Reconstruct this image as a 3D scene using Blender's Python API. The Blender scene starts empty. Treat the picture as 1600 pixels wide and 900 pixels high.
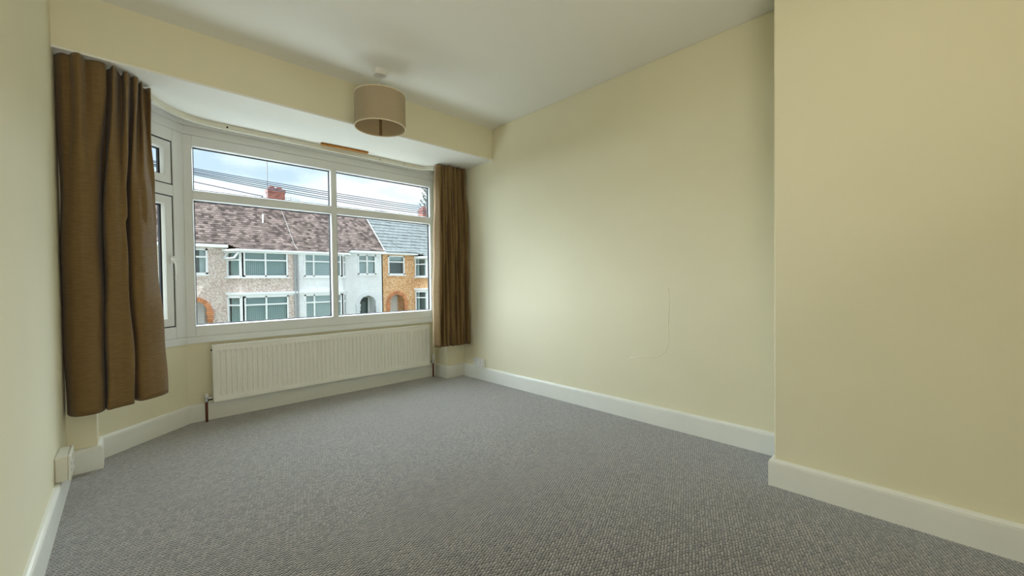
import bpy, bmesh, math, random
from mathutils import Vector, Matrix

# ---------------------------------------------------------------- camera
S = bpy.context.scene
COL = S.collection
R = math.radians
HC = 0.9853
yaw, pit, rol = R(43.6695), R(0.9586), R(-0.6675)
Fv = Vector((math.sin(yaw)*math.cos(pit), math.cos(yaw)*math.cos(pit), -math.sin(pit)))
r0 = Vector((math.cos(yaw), -math.sin(yaw), 0)); u0 = r0.cross(Fv)
rv = r0*math.cos(rol) + u0*math.sin(rol); uv = -r0*math.sin(rol) + u0*math.cos(rol)
cd = bpy.data.cameras.new('camera'); cam = bpy.data.objects.new('camera', cd); COL.objects.link(cam)
cd.sensor_width = 36; cd.lens = 636.8162/1600*36; cd.clip_start = 0.02; cd.clip_end = 500
m = Matrix((rv, uv, -Fv)).transposed().to_4x4(); m.translation = (0, 0, HC); cam.matrix_world = m
S.camera = cam
S.cycles.caustics_reflective = False

# ---------------------------------------------------------------- world, sun, exposure
vs = S.view_settings
vs.view_transform = 'Standard'; vs.look = 'None'; vs.gamma = 1; vs.use_curve_mapping = False
vs.exposure = 0.24
SKY = 1.06; SUN = 20.5; SUN_ANGLE = 125; SUN_EL = 42; SUN_AZ = -16   # azimuth measured from straight outside the window, towards the left
W = bpy.data.worlds.new('sky'); S.world = W; W.use_nodes = True
nt = W.node_tree; nt.nodes.clear()
def N(t, ty, **k):
    n = t.nodes.new(ty)
    for a, b in k.items(): setattr(n, a, b)
    return n
def ramp(t, stops, interp='LINEAR'):
    n = N(t, 'ShaderNodeValToRGB'); n.color_ramp.interpolation = interp
    e = n.color_ramp.elements
    while len(e) < len(stops): e.new(0.5)
    for i, (p, c) in enumerate(stops): e[i].position = p; e[i].color = (*c, 1) if len(c) == 3 else c
    return n
tc = N(nt, 'ShaderNodeTexCoord'); mp = N(nt, 'ShaderNodeMapping'); mp.inputs['Scale'].default_value = (1, 1, 2.6); mp.inputs['Location'].default_value = (0.35, 0.1, 0.3)
n1 = N(nt, 'ShaderNodeTexNoise'); n1.inputs['Scale'].default_value = 4.2; n1.inputs['Detail'].default_value = 7; n1.inputs['Roughness'].default_value = 0.55
rp = ramp(nt, [(0.34, (0.52, 0.70, 0.86)), (0.43, (0.68, 0.84, 0.93)), (0.50, (0.82, 0.93, 0.98)), (0.57, (0.96, 0.98, 1.0)), (0.70, (0.84, 0.89, 0.94))])
bg = N(nt, 'ShaderNodeBackground'); bg.inputs['Strength'].default_value = SKY; wo = N(nt, 'ShaderNodeOutputWorld')
nt.links.new(tc.outputs['Generated'], mp.inputs[0]); nt.links.new(mp.outputs[0], n1.inputs['Vector'])
nt.links.new(n1.outputs['Fac'], rp.inputs[0]); nt.links.new(rp.outputs[0], bg.inputs[0]); nt.links.new(bg.outputs[0], wo.inputs[0])
sl = bpy.data.lights.new('sun', 'SUN'); sl.energy = SUN; sl.angle = R(SUN_ANGLE); sl.color = (0.76, 0.90, 1.0)
so = bpy.data.objects.new('sun', sl); COL.objects.link(so)
d = Vector((math.sin(R(SUN_AZ))*math.cos(R(SUN_EL)), math.cos(R(SUN_AZ))*math.cos(R(SUN_EL)), math.sin(R(SUN_EL))))
so.rotation_euler = d.to_track_quat('Z', 'Y').to_euler(); so.location = d*40

# added fill light without a fitting, unseen behind the camera, aimed at the ceiling
al = bpy.data.lights.new('ceiling_fill', 'AREA'); al.shape = 'RECTANGLE'; al.size = 1.4; al.size_y = 0.8; al.energy = 26; al.color = (1.0, 0.95, 0.86)
ao = bpy.data.objects.new('ceiling_fill', al); COL.objects.link(ao); ao.location = (0.15, -0.5, 0.75)
ao.rotation_euler = Vector((0.28, -0.6, -1.0)).to_track_quat('Z', 'Y').to_euler()

# ---------------------------------------------------------------- materials
def lin(r, g, b):
    f = lambda c: ((c/255+0.055)/1.055)**2.4 if c > 10 else c/255/12.92
    return (f(r), f(g), f(b), 1)
def mat(name, col, rough=0.6, spec=0.3, metal=0.0, noise=None, bump=None, translucent=None, island=0.0):
    """col: srgb 0-255 triple. noise=(scale, amount[, stretch xyz]); bump=(scale, strength, distance[, stretch])"""
    mt = bpy.data.materials.new(name); mt.use_nodes = True; t = mt.node_tree; b = t.nodes['Principled BSDF']
    b.inputs['Roughness'].default_value = rough; b.inputs['Specular IOR Level'].default_value = spec; b.inputs['Metallic'].default_value = metal
    c = lin(*col); b.inputs['Base Color'].default_value = c
    tcn = N(t, 'ShaderNodeTexCoord')
    def vec(st):
        mpn = N(t, 'ShaderNodeMapping'); mpn.inputs['Scale'].default_value = st
        t.links.new(tcn.outputs['Object'], mpn.inputs[0]); return mpn.outputs[0]
    src = None
    if noise:
        nn = N(t, 'ShaderNodeTexNoise'); nn.inputs['Scale'].default_value = noise[0]; nn.inputs['Detail'].default_value = 5
        t.links.new(vec(noise[2] if len(noise) > 2 else (1, 1, 1)), nn.inputs['Vector']); a = noise[1]
        rr = ramp(t, [(0.3, tuple(x*(1-a) for x in c[:3])), (0.7, tuple(min(1, x*(1+a)) for x in c[:3]))])
        t.links.new(nn.outputs['Fac'], rr.inputs[0]); src = rr.outputs[0]
    if island:
        g = N(t, 'ShaderNodeNewGeometry'); hs = N(t, 'ShaderNodeHueSaturation')
        mr = N(t, 'ShaderNodeMapRange'); mr.inputs[3].default_value = 1-island; mr.inputs[4].default_value = 1+island
        t.links.new(g.outputs['Random Per Island'], mr.inputs[0]); t.links.new(mr.outputs[0], hs.inputs['Value'])
        if src: t.links.new(src, hs.inputs['Color'])
        else: hs.inputs['Color'].default_value = c
        src = hs.outputs[0]
    if src: t.links.new(src, b.inputs['Base Color'])
    if bump:
        bn = N(t, 'ShaderNodeTexNoise'); bn.inputs['Scale'].default_value = bump[0]; bn.inputs['Detail'].default_value = 6
        t.links.new(vec(bump[3] if len(bump) > 3 else (1, 1, 1)), bn.inputs['Vector'])
        bp = N(t, 'ShaderNodeBump'); bp.inputs['Strength'].default_value = bump[1]; bp.inputs['Distance'].default_value = bump[2]
        t.links.new(bn.outputs['Fac'], bp.inputs['Height']); t.links.new(bp.outputs[0], b.inputs['Normal'])
    if translucent:
        tr = N(t, 'ShaderNodeBsdfTranslucent'); tr.inputs[0].default_value = lin(*translucent[0]); mx = N(t, 'ShaderNodeMixShader')
        mx.inputs[0].default_value = translucent[1]; out = t.nodes['Material Output']
        t.links.new(b.outputs[0], mx.inputs[1]); t.links.new(tr.outputs[0], mx.inputs[2]); t.links.new(mx.outputs[0], out.inputs[0])
    return mt
def glass_mat(name, tint=(1, 1, 1), refl=0.06):
    mt = bpy.data.materials.new(name); mt.use_nodes = True; t = mt.node_tree; t.nodes.clear()
    tr = N(t, 'ShaderNodeBsdfTransparent'); tr.inputs[0].default_value = (*tint, 1)
    gl = N(t, 'ShaderNodeBsdfGlossy'); gl.inputs['Roughness'].default_value = 0.02
    fr = N(t, 'ShaderNodeFresnel'); fr.inputs[0].default_value = 1.45
    ml = N(t, 'ShaderNodeMath', operation='MULTIPLY'); ml.inputs[1].default_value = refl/0.06
    mx = N(t, 'ShaderNodeMixShader'); o = N(t, 'ShaderNodeOutputMaterial')
    ge = N(t, 'ShaderNodeNewGeometry'); iv = N(t, 'ShaderNodeMath', operation='SUBTRACT'); iv.inputs[0].default_value = 1.0; m0 = N(t, 'ShaderNodeMath', operation='MULTIPLY')
    t.links.new(ge.outputs['Backfacing'], iv.inputs[1]); t.links.new(iv.outputs[0], m0.inputs[0]); t.links.new(fr.outputs[0], m0.inputs[1])
    t.links.new(m0.outputs[0], ml.inputs[0]); t.links.new(ml.outputs[0], mx.inputs[0])
    t.links.new(tr.outputs[0], mx.inputs[1]); t.links.new(gl.outputs[0], mx.inputs[2]); t.links.new(mx.outputs[0], o.inputs[0])
    return mt
M = {}
M['cream'] = mat('cream_wall_paint', (230, 224, 196), 0.75, 0.2, noise=(1.6, 0.02), bump=(9, 0.10, 0.01))
M['ceil'] = mat('ceiling_paint', (240, 239, 231), 0.8, 0.15, bump=(3, 0.06, 0.01))
M['gloss'] = mat('white_gloss_woodwork', (232, 233, 226), 0.32, 0.45, noise=(6, 0.02), bump=(14, 0.06, 0.004))
M['upvc'] = mat('white_upvc', (226, 228, 226), 0.35, 0.4)
M['gasket'] = mat('black_rubber', (22, 23, 25), 0.6)
M['glass'] = glass_mat('window_glass')
M['rad'] = mat('radiator_enamel', (236, 235, 226), 0.35, 0.4)
M['chrome'] = mat('chrome', (190, 190, 190), 0.2, 0.5, 1.0)
M['valvecap'] = mat('valve_plastic', (225, 225, 220), 0.4)
M['pipe'] = mat('copper_pipe_painted', (96, 52, 40), 0.5)
M['black'] = mat('black_plastic', (25, 25, 25), 0.5)
M['plastic'] = mat('white_plastic', (232, 232, 228), 0.35, 0.4)
M['plastic2'] = mat('aged_white_plastic', (222, 220, 208), 0.4, 0.4)
M['wood'] = mat('bare_wood', (168, 116, 56), 0.6, 0.2, noise=(9, 0.25, (1, 12, 12)))
M['rail'] = mat('cream_painted_rail', (226, 224, 208), 0.5, 0.3)
M['shade'] = mat('lampshade_linen', (196, 180, 152), 0.85, 0.1, noise=(60, 0.05, (1, 1, 8)), translucent=((200, 180, 145), 0.25))
M['shadein'] = mat('lampshade_lining', (188, 168, 134), 0.7, 0.15, translucent=((190, 165, 125), 0.2))
M['seam'] = mat('lampshade_seam', (120, 92, 58), 0.8)
M['rim'] = mat('lampshade_rim_tape', (222, 208, 180), 0.8)

def carpet_mat():
    mt = bpy.data.materials.new('loop_pile_carpet'); mt.use_nodes = True; t = mt.node_tree; b = t.nodes['Principled BSDF']
    b.inputs['Roughness'].default_value = 0.95; b.inputs['Specular IOR Level'].default_value = 0.05
    b.inputs['Sheen Weight'].default_value = 1.0; b.inputs['Sheen Roughness'].default_value = 0.5
    tcn = N(t, 'ShaderNodeTexCoord')
    mp0 = N(t, 'ShaderNodeMapping'); mp0.inputs['Rotation'].default_value = (0, 0, R(-23)); t.links.new(tcn.outputs['Object'], mp0.inputs[0])
    wn = N(t, 'ShaderNodeTexNoise'); wn.inputs['Scale'].default_value = 60; wn.inputs['Detail'].default_value = 2; t.links.new(mp0.outputs[0], wn.inputs['Vector'])
    ws = N(t, 'ShaderNodeVectorMath', operation='SUBTRACT'); ws.inputs[1].default_value = (.5, .5, .5); t.links.new(wn.outputs['Color'], ws.inputs[0])
    wm = N(t, 'ShaderNodeVectorMath', operation='SCALE'); wm.inputs['Scale'].default_value = 0.010; t.links.new(ws.outputs[0], wm.inputs[0])
    wa = N(t, 'ShaderNodeVectorMath', operation='ADD'); t.links.new(mp0.outputs[0], wa.inputs[0]); t.links.new(wm.outputs[0], wa.inputs[1])
    br = N(t, 'ShaderNodeTexBrick'); br.offset = 0.5; br.squash = 1.0
    br.inputs['Color1'].default_value = lin(72, 66, 59); br.inputs['Color2'].default_value = lin(156, 147, 135); br.inputs['Mortar'].default_value = lin(20, 18, 16)
    br.inputs['Scale'].default_value = 1.0; br.inputs['Brick Width'].default_value = 0.017; br.inputs['Row Height'].default_value = 0.0105
    br.inputs['Mortar Size'].default_value = 0.0030; br.inputs['Mortar Smooth'].default_value = 0.7
    t.links.new(wa.outputs[0], br.inputs['Vector'])
    nn = N(t, 'ShaderNodeTexNoise'); nn.inputs['Scale'].default_value = 2.2; nn.inputs['Detail'].default_value = 3; t.links.new(tcn.outputs['Object'], nn.inputs['Vector'])
    rn = ramp(t, [(0.3, (0.94, 0.94, 0.94)), (0.7, (1.06, 1.06, 1.06))]); t.links.new(nn.outputs['Fac'], rn.inputs[0])
    m2 = N(t, 'ShaderNodeMix', data_type='RGBA', blend_type='MULTIPLY'); m2.inputs[0].default_value = 1
    t.links.new(br.outputs['Color'], m2.inputs[6]); t.links.new(rn.outputs[0], m2.inputs[7]); t.links.new(m2.outputs[2], b.inputs['Base Color'])
    bp = N(t, 'ShaderNodeBump'); bp.inputs['Strength'].default_value = 0.7; bp.inputs['Distance'].default_value = 0.004; bp.invert = True
    t.links.new(br.outputs['Fac'], bp.inputs['Height']); t.links.new(bp.outputs[0], b.inputs['Normal'])
    return mt
M['carpet'] = carpet_mat()
def curtain_mat():
    mt = mat('slub_curtain', (128, 103, 66), 0.75, 0.15, noise=(70, 0.16, (0.35, 0.35, 3.5)), bump=(60, 0.45, 0.004, (0.3, 0.3, 4)), translucent=((170, 120, 75), 0.10))
    mt.node_tree.nodes['Principled BSDF'].inputs['Sheen Weight'].default_value = 0.15
    return mt
M['curtain'] = curtain_mat()
M['lining'] = mat('curtain_lining', (196, 168, 138), 0.85, 0.1, translucent=((190, 150, 110), 0.3))

# ---------------------------------------------------------------- mesh helpers
class MB:
    def __init__(s): s.v = []; s.f = []; s.sm = False
    def add(s, vs_, fs):
        o = len(s.v); s.v += [tuple(x) for x in vs_]; s.f += [tuple(i+o for i in f) for f in fs]; return s
    def box(s, x0, x1, y0, y1, z0, z1):
        return s.add([(x0,y0,z0),(x1,y0,z0),(x1,y1,z0),(x0,y1,z0),(x0,y0,z1),(x1,y0,z1),(x1,y1,z1),(x0,y1,z1)],
                     [(0,3,2,1),(4,5,6,7),(0,1,5,4),(1,2,6,5),(2,3,7,6),(3,0,4,7)])
    def prism(s, pts, z0, z1):
        n = len(pts)
        return s.add([(x,y,z0) for x,y in pts]+[(x,y,z1) for x,y in pts],
                     [tuple(range(n-1,-1,-1)), tuple(range(n,2*n))]+[(i,(i+1)%n,n+(i+1)%n,n+i) for i in range(n)])
    def tube(s, pts, r, n=10, cap=True, rads=None):
        P = [Vector(p) for p in pts]; rings = []; up = None
        for i, p in enumerate(P):
            t = (P[min(i+1,len(P)-1)]-P[max(i-1,0)]).normalized()
            if up is None: up = Vector((0,0,1)) if abs(t.z) < 0.9 else Vector((1,0,0))
            a = t.cross(up).normalized(); b = a.cross(t).normalized(); up = b
            rr = rads[i] if rads else r
            rings.append([p+a*rr*math.cos(2*math.pi*k/n)+b*rr*math.sin(2*math.pi*k/n) for k in range(n)])
        vs_ = [q for g in rings for q in g]; fs = []
        for i in range(len(P)-1):
            for k in range(n):
                fs.append((i*n+k, i*n+(k+1)%n, (i+1)*n+(k+1)%n, (i+1)*n+k))
        if cap: fs += [tuple(range(n-1,-1,-1)), tuple(range((len(P)-1)*n, len(P)*n))]
        return s.add(vs_, fs)
    def lathe(s, prof, c=(0,0,0), n=32, axis='z', close=False):
        m_ = len(prof); vs_ = []
        for k in range(n):
            a = 2*math.pi*k/n
            for r_, h in prof:
                p = (r_*math.cos(a), r_*math.sin(a), h)
                if axis == 'x': p = (h, p[0], p[1])
                if axis == 'y': p = (p[0], h, p[1])
                vs_.append((p[0]+c[0], p[1]+c[1], p[2]+c[2]))
        fs = [(k*m_+j, ((k+1)%n)*m_+j, ((k+1)%n)*m_+(j+1)%m_, k*m_+(j+1)%m_) for k in range(n) for j in range(m_ if close else m_-1)]
        return s.add(vs_, fs)
    def build(s, name, material, parent=None, bevel=0, smooth=False, mw=None, recalc=True):
        me = bpy.data.meshes.new(name); me.from_pydata(s.v, [], s.f)
        if recalc:
            bm = bmesh.new(); bm.from_mesh(me); bmesh.ops.recalc_face_normals(bm, faces=bm.faces); bm.to_mesh(me); bm.free()
        me.materials.append(M[material] if isinstance(material, str) else material)
        if smooth: me.polygons.foreach_set('use_smooth', [True]*len(me.polygons))
        o = bpy.data.objects.new(name, me); COL.objects.link(o)
        if bevel:
            b = o.modifiers.new('bevel', 'BEVEL'); b.width = bevel; b.segments = 2; b.limit_method = 'ANGLE'; b.angle_limit = R(40)
        if parent: o.parent = parent
        if mw: o.matrix_world = mw
        return o
def tag(o, label=None, cat=None, group=None, kind=None):
    if label: o['label'] = label
    if cat: o['category'] = cat
    if group: o['group'] = group
    if kind: o['kind'] = kind
    return o
def empty(name, loc=(0,0,0), rot=None):
    o = bpy.data.objects.new(name, None); o.location = loc; COL.objects.link(o); o.empty_display_size = 0.1
    if rot: o.rotation_euler = rot
    return o
def struct(o, label=None): o['kind'] = 'structure'; (o.__setitem__('label', label) if label else None); return o
class Rel(MB):
    """mesh builder whose coordinates are given in world space but stored relative to the parent empty"""
    def __init__(s, org): super().__init__(); s.o = org
    def add(s, vs_, fs): return super().add([(x-s.o[0], y-s.o[1], z-s.o[2]) for x,y,z in vs_], fs)

# ---------------------------------------------------------------- room dimensions
H = 2.45; ZS = 2.15; YB = 2.979; XL = -0.2287; XR = 2.603; XC = 2.2289; YC = 0.5389; YF = 3.69; YBACK = -1.15; HB = 0.127
PL = (-0.2368-(1.0-YBACK)*0.0038, YBACK)
path = [PL, (XL,3.13), (-0.115,3.13), (-0.115,3.297), (0.323,YF), (2.388,YF), (2.388,3.48), (XR,3.48), (XR,YC), (XC,YC), (XC,YBACK)]
SA = Vector((0.323, YF, 0)); SB = Vector((-0.115, 3.297, 0)); SD = (SB-SA).normalized(); SN = Vector((-SD.y, SD.x, 0))  # SN points into the room
if SN.dot(Vector((1, -1, 0))) < 0: SN = -SN
SLEN = (SB-SA).length
ZW0, ZW1 = 0.612, 2.055      # window frame bottom / top

struct(MB().prism([(-0.9,YBACK-.2),(3.0,YBACK-.2),(3.0,4.0),(-0.9,4.0)], -0.25, 0.0).build('floor', 'carpet'), 'dark grey flecked loop pile carpet')
struct(MB().box(-0.9, 3.0, YBACK-.2, YB, H, H+.2).build('ceiling', 'ceil'), 'off-white painted ceiling')
struct(MB().box(-0.9, 3.0, YB, YB+0.25, ZS+.012, H+.2).build('wall_front_bulkhead', 'cream'), 'cream downstand beam above the bay window')
struct(MB().box(-0.9, 3.0, YB, 4.06, ZS, ZS+.012).add([(-.9,YB+.25,ZS+.012),(3.0,YB+.25,ZS+.012),(3.0,4.06,ZS+.012),(-.9,4.06,ZS+.012),(-.9,YB+.25,H+.2),(3.0,YB+.25,H+.2),(3.0,4.06,H+.2),(-.9,4.06,H+.2)],
        [(4,5,6,7),(1,2,6,5),(2,3,7,6),(3,0,4,7)]).build('ceiling_bay_soffit', 'ceil'), 'white soffit over the bay window')
struct(MB().prism([PL, (XL,3.13), (-0.115,3.13), (-0.115,3.297), (-0.115-.2,3.36), (-0.6,3.36), (-0.6,YBACK)], 0, H).build('wall_left', 'cream', bevel=0.004), 'cream left wall with bay pier')
struct(MB().prism([(XR,YC-.1), (XR,3.48), (2.388,3.48), (2.388,YF+.066), (2.52,YF+.066), (2.52,3.95), (2.9,3.95), (2.9,YC-.1)], 0, H).build('wall_right', 'cream', bevel=0.004), 'cream alcove wall with uneven plaster')
struct(MB().prism([(XC,YC), (XC,YBACK), (2.9,YBACK), (2.9,YC)], 0, H).build('wall_chimney_breast', 'cream', bevel=0.006), 'cream projecting chimney breast')
struct(MB().box(-0.6, 2.9, YBACK-.2, YBACK, 0, H).build('wall_back', 'cream'))
struct(MB().prism([(0.323,YF), (2.388,YF), (2.52,YF+.26), (0.22,YF+.26)], 0, 0.60).build('wall_front', 'cream'), 'cream wall under the bay window')
oA = SA - SN*0.26; oB = SB - SN*0.26
struct(MB().prism([(SA.x,SA.y), (0.22,YF+.26), (oB.x,oB.y), (SB.x,SB.y)], 0, 0.60).build('wall_front_left', 'cream'), 'cream angled bay wall under the side window')
# boards over the window head
struct(MB().prism([(0.323,YF-.016), (2.388,YF-.016), (2.388,YF+.2), (0.3,YF+.2)], 2.113, ZS).build('trim_1', 'upvc', bevel=.002))
struct(MB().prism([(0.323,YF-.006), (2.388,YF-.006), (2.388,YF+.2), (0.3,YF+.2)], ZW1, 2.113).build('trim_2', 'upvc', bevel=.002))
def sideprism(a, b, d0, d1, z0, z1, mb=None):
    """box along the angled bay side: a..b along the side from the corner, d0..d1 depth (+ = outwards)"""
    P = [SA+SD*a-SN*d0, SA+SD*b-SN*d0, SA+SD*b-SN*d1, SA+SD*a-SN*d1]
    return (mb or MB()).prism([(p.x,p.y) for p in P], z0, z1)
struct(sideprism(0, SLEN+.06, -.016, .2, 2.113, ZS).build('trim_3', 'upvc', bevel=.002))
struct(sideprism(0, SLEN+.06, -.006, .2, ZW1, 2.113).build('trim_4', 'upvc', bevel=.002))
# window boards under the frames
struct(MB().prism([(0.323-.006,YF-.014), (2.388,YF-.014), (2.388,YF+.2), (0.30,YF+.2)], 0.565, ZW0).build('trim_5', 'upvc', bevel=.003))
struct(sideprism(-.004, SLEN, -.014, .2, 0.565, ZW0).build('trim_6', 'upvc', bevel=.003))

# skirting boards, mitred along the plan of the room
def offs(d):
    out = []
    n = len(path)
    for i, p in enumerate(path):
        ns = []
        for a, b in ((i-1, i), (i, i+1)):
            if a >= 0 and b < n:
                dx, dy = path[b][0]-path[a][0], path[b][1]-path[a][1]; l = math.hypot(dx, dy); ns.append((dy/l, -dx/l))
        if len(ns) == 1: out.append((p[0]+ns[0][0]*d, p[1]+ns[0][1]*d))
        else:
            (ax, ay), (bx, by) = ns; k = d/(1+ax*bx+ay*by); out.append((p[0]+(ax+bx)*k, p[1]+(ay+by)*k))
    return out
prof = [(0.0, 0.0), (0.020, 0.0), (0.020, HB-.020), (0.0185, HB-.010), (0.014, HB-.003), (0.008, HB), (0.0, HB)]
lines = [(offs(d_), z_) for d_, z_ in prof]
def skirting(name, i0, i1, label):
    mb = MB(); k = len(prof); vs_ = []
    for i in range(i0, i1+1): vs_ += [(ln[i][0], ln[i][1], z_) for ln, z_ in lines]
    fs = [((i-i0)*k+j, (i-i0)*k+j+1, (i-i0+1)*k+j+1, (i-i0+1)*k+j) for i in range(i0, i1) for j in range(k-1)]
    fs += [tuple(range(k)), tuple(range((i1-i0)*k, (i1-i0+1)*k))]
    struct(mb.add(vs_, fs).build(name, 'gloss'), label)
skirting('baseboard_left', 0, 1, 'white skirting board along the left wall')
skirting('baseboard_left_pier', 1, 3, 'white skirting board around the left bay pier')
skirting('baseboard_front_left', 3, 4, 'white skirting board along the angled bay wall')
skirting('baseboard_front', 4, 5, 'white skirting board behind the radiator')
skirting('baseboard_right_pier', 5, 7, 'white skirting board around the right bay pier')
skirting('baseboard_right', 7, 8, 'white skirting board along the alcove wall')
skirting('baseboard_chimney_breast', 8, 10, 'white skirting board round the chimney breast')

# ---------------------------------------------------------------- windows
def ring(mb, x0, x1, z0, z1, prof_):
    """mitred ring, prof_ = closed list of (inset, depth) ; local frame x right, y outwards, z up"""
    k = len(prof_); vs_ = []
    for cx, cz, sx, sz in ((x0,z0,1,1),(x1,z0,-1,1),(x1,z1,-1,-1),(x0,z1,1,-1)):
        vs_ += [(cx+sx*i, d_, cz+sz*i) for i, d_ in prof_]
    fs = [(c*k+j, c*k+(j+1)%k, ((c+1)%4)*k+(j+1)%k, ((c+1)%4)*k+j) for c in range(4) for j in range(k)]
    return mb.add(vs_, fs)
BEAD = [(0,.0),(.004,.010),(.008,.026),(.008,.042),(0,.042)]
GASK = [(.007,.022),(.0125,.028),(.0125,.042),(.007,.042)]
def glazing(win, x0, x1, z0, z1, y=0.0):
    mb = MB(); ring(mb, x0, x1, z0, z1, [(i, d_+y) for i, d_ in BEAD]); b = mb.build('bead', 'upvc', win)
    mb = MB(); ring(mb, x0, x1, z0, z1, [(i, d_+y) for i, d_ in GASK]); mb.build('gasket', 'gasket', b)
    MB().box(x0+.012, x1-.012, y+.034, y+.040, z0+.012, z1-.012).build('pane', 'glass', win)
# front window: local origin at the corner, x along the wall
w1 = struct(empty('window_1', (0.323, YF, 0)), 'four-light white framed window across the front of the bay')
f = MB(); LX = 2.388-0.323
cx = lambda x: x-0.323
GX = [(cx(.374), cx(1.340)), (cx(1.385), cx(2.346))]; GZ = [(.688, 1.600), (1.662, 1.982)]
f.box(0, GX[0][0], .002, .065, ZW0, ZW1).build('jamb', 'upvc', w1, bevel=.003)
MB().box(GX[1][1], LX, .002, .065, ZW0, ZW1).build('jamb', 'upvc', w1, bevel=.003)
MB().box(GX[0][1], GX[1][0], .001, .064, GZ[0][0], GZ[1][1]).build('mullion', 'upvc', w1, bevel=.003)
for a, b in GX: MB().box(a, b, .002, .065, GZ[0][1], GZ[1][0]).build('transom', 'upvc', w1, bevel=.003)
MB().box(GX[0][0], GX[1][1], .002, .065, ZW0, GZ[0][0]).build('bottom_rail', 'upvc', w1, bevel=.003)
MB().box(GX[0][0], GX[1][1], .002, .065, GZ[1][1], ZW1).build('head_rail', 'upvc', w1, bevel=.003)
for a, b in GX:
    for c, d_ in GZ: glazing(w1, a, b, c, d_)
# angled side window: local x runs from the far (hidden) end to the corner, so the room is at -y
w2 = struct(empty('window_2', SB), 'narrow angled bay window with opening lights')
ang = math.atan2(-SD.y, -SD.x); w2.rotation_euler = (0, 0, ang)
L2 = SLEN; J = 0.078
MB().box(L2-J, L2, .002, .065, ZW0, ZW1).build('jamb', 'upvc', w2, bevel=.003)
MB().box(0, J, .002, .065, ZW0, ZW1).build('jamb', 'upvc', w2, bevel=.003)
MB().box(J, L2-J, .002, .065, ZW0, 0.696).build('bottom_rail', 'upvc', w2, bevel=.003)
MB().box(J, L2-J, .002, .065, 1.597, 1.672).build('transom', 'upvc', w2, bevel=.003)
MB().box(J, L2-J, .002, .065, 1.972, ZW1).build('head_rail', 'upvc', w2, bevel=.003)
for z0, z1, nm in ((.703, 1.590, 'casement'), (1.679, 1.964, 'fanlight')):
    g = .008; x0, x1 = J+g, L2-J-g; wd = .052
    mb = MB(); ring(mb, x0, x1, z0, z1, [(0,.006),(wd,.006),(wd,.058),(0,.058)]); sash = mb.build(nm, 'upvc', w2, bevel=.003)
    mb = MB(); ring(mb, x0-.0075, x1+.0075, z0-.0065, z1+.0065, [(0,.009),(.0078,.009),(.0078,.05),(0,.05)]); mb.build('gasket', 'gasket', sash)
    mb = MB(); ring(mb, x0+wd, x1-wd, z0+wd, z1-wd, [(i, d_+.008) for i, d_ in BEAD]); mb.build('bead', 'upvc', sash)
    mb = MB(); ring(mb, x0+wd, x1-wd, z0+wd, z1-wd, [(i, d_+.008) for i, d_ in GASK]); mb.build('gasket', 'gasket', sash)
    MB().box(x0+wd+.012, x1-wd-.012, .042, .048, z0+wd+.012, z1-wd-.012).build('pane', 'glass', sash)
tag(MB().prism([(L2-.001,.002),(L2+.075,.002),(L2+.075,.075),(L2-.02,.075)], ZW0-.04, ZS).build('corner_post', 'upvc', w2))
hx = L2-J-.022
hm = MB().box(hx-.012, hx+.012, -.006, .007, 1.135, 1.185)
hm.box(hx-.012, hx+.030, -.022, -.003, 1.150, 1.170)
hm.tube([(hx+.002,-.016,1.16),(hx+.006,-.024,1.12),(hx+.008,-.026,1.07),(hx+.004,-.022,1.025)], .007, 8, rads=[.009,.008,.007,.006])
tag(hm.build('handle', 'plastic', w2, bevel=.002, smooth=False), 'white cockspur window handle')

# ---------------------------------------------------------------- outside: ground
GZ0 = -2.72
M['tarmac'] = mat('tarmac', (84, 84, 86), 0.9, 0.1, noise=(8, 0.15))
M['paving'] = mat('pale_bounce_paving', (214, 213, 208), 0.9, 0.1, noise=(3, 0.05))  # unseen near ground, coloured pale to bounce daylight up to soffit and ceiling
M['garden'] = mat('front_garden_lawn', (92, 104, 72), 0.9, 0.1, noise=(3, 0.2))
struct(MB().box(-60, 90, 8.6, 14.6, GZ0-.4, GZ0-.1).build('ground_road', 'tarmac'))
struct(MB().box(-60, 90, 3.9, 8.6, GZ0-.4, GZ0).build('ground_pavement_near', 'paving'))
struct(MB().box(-60, 90, 14.6, 60, GZ0-.4, GZ0).build('ground_garden_far', 'garden'))

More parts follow.
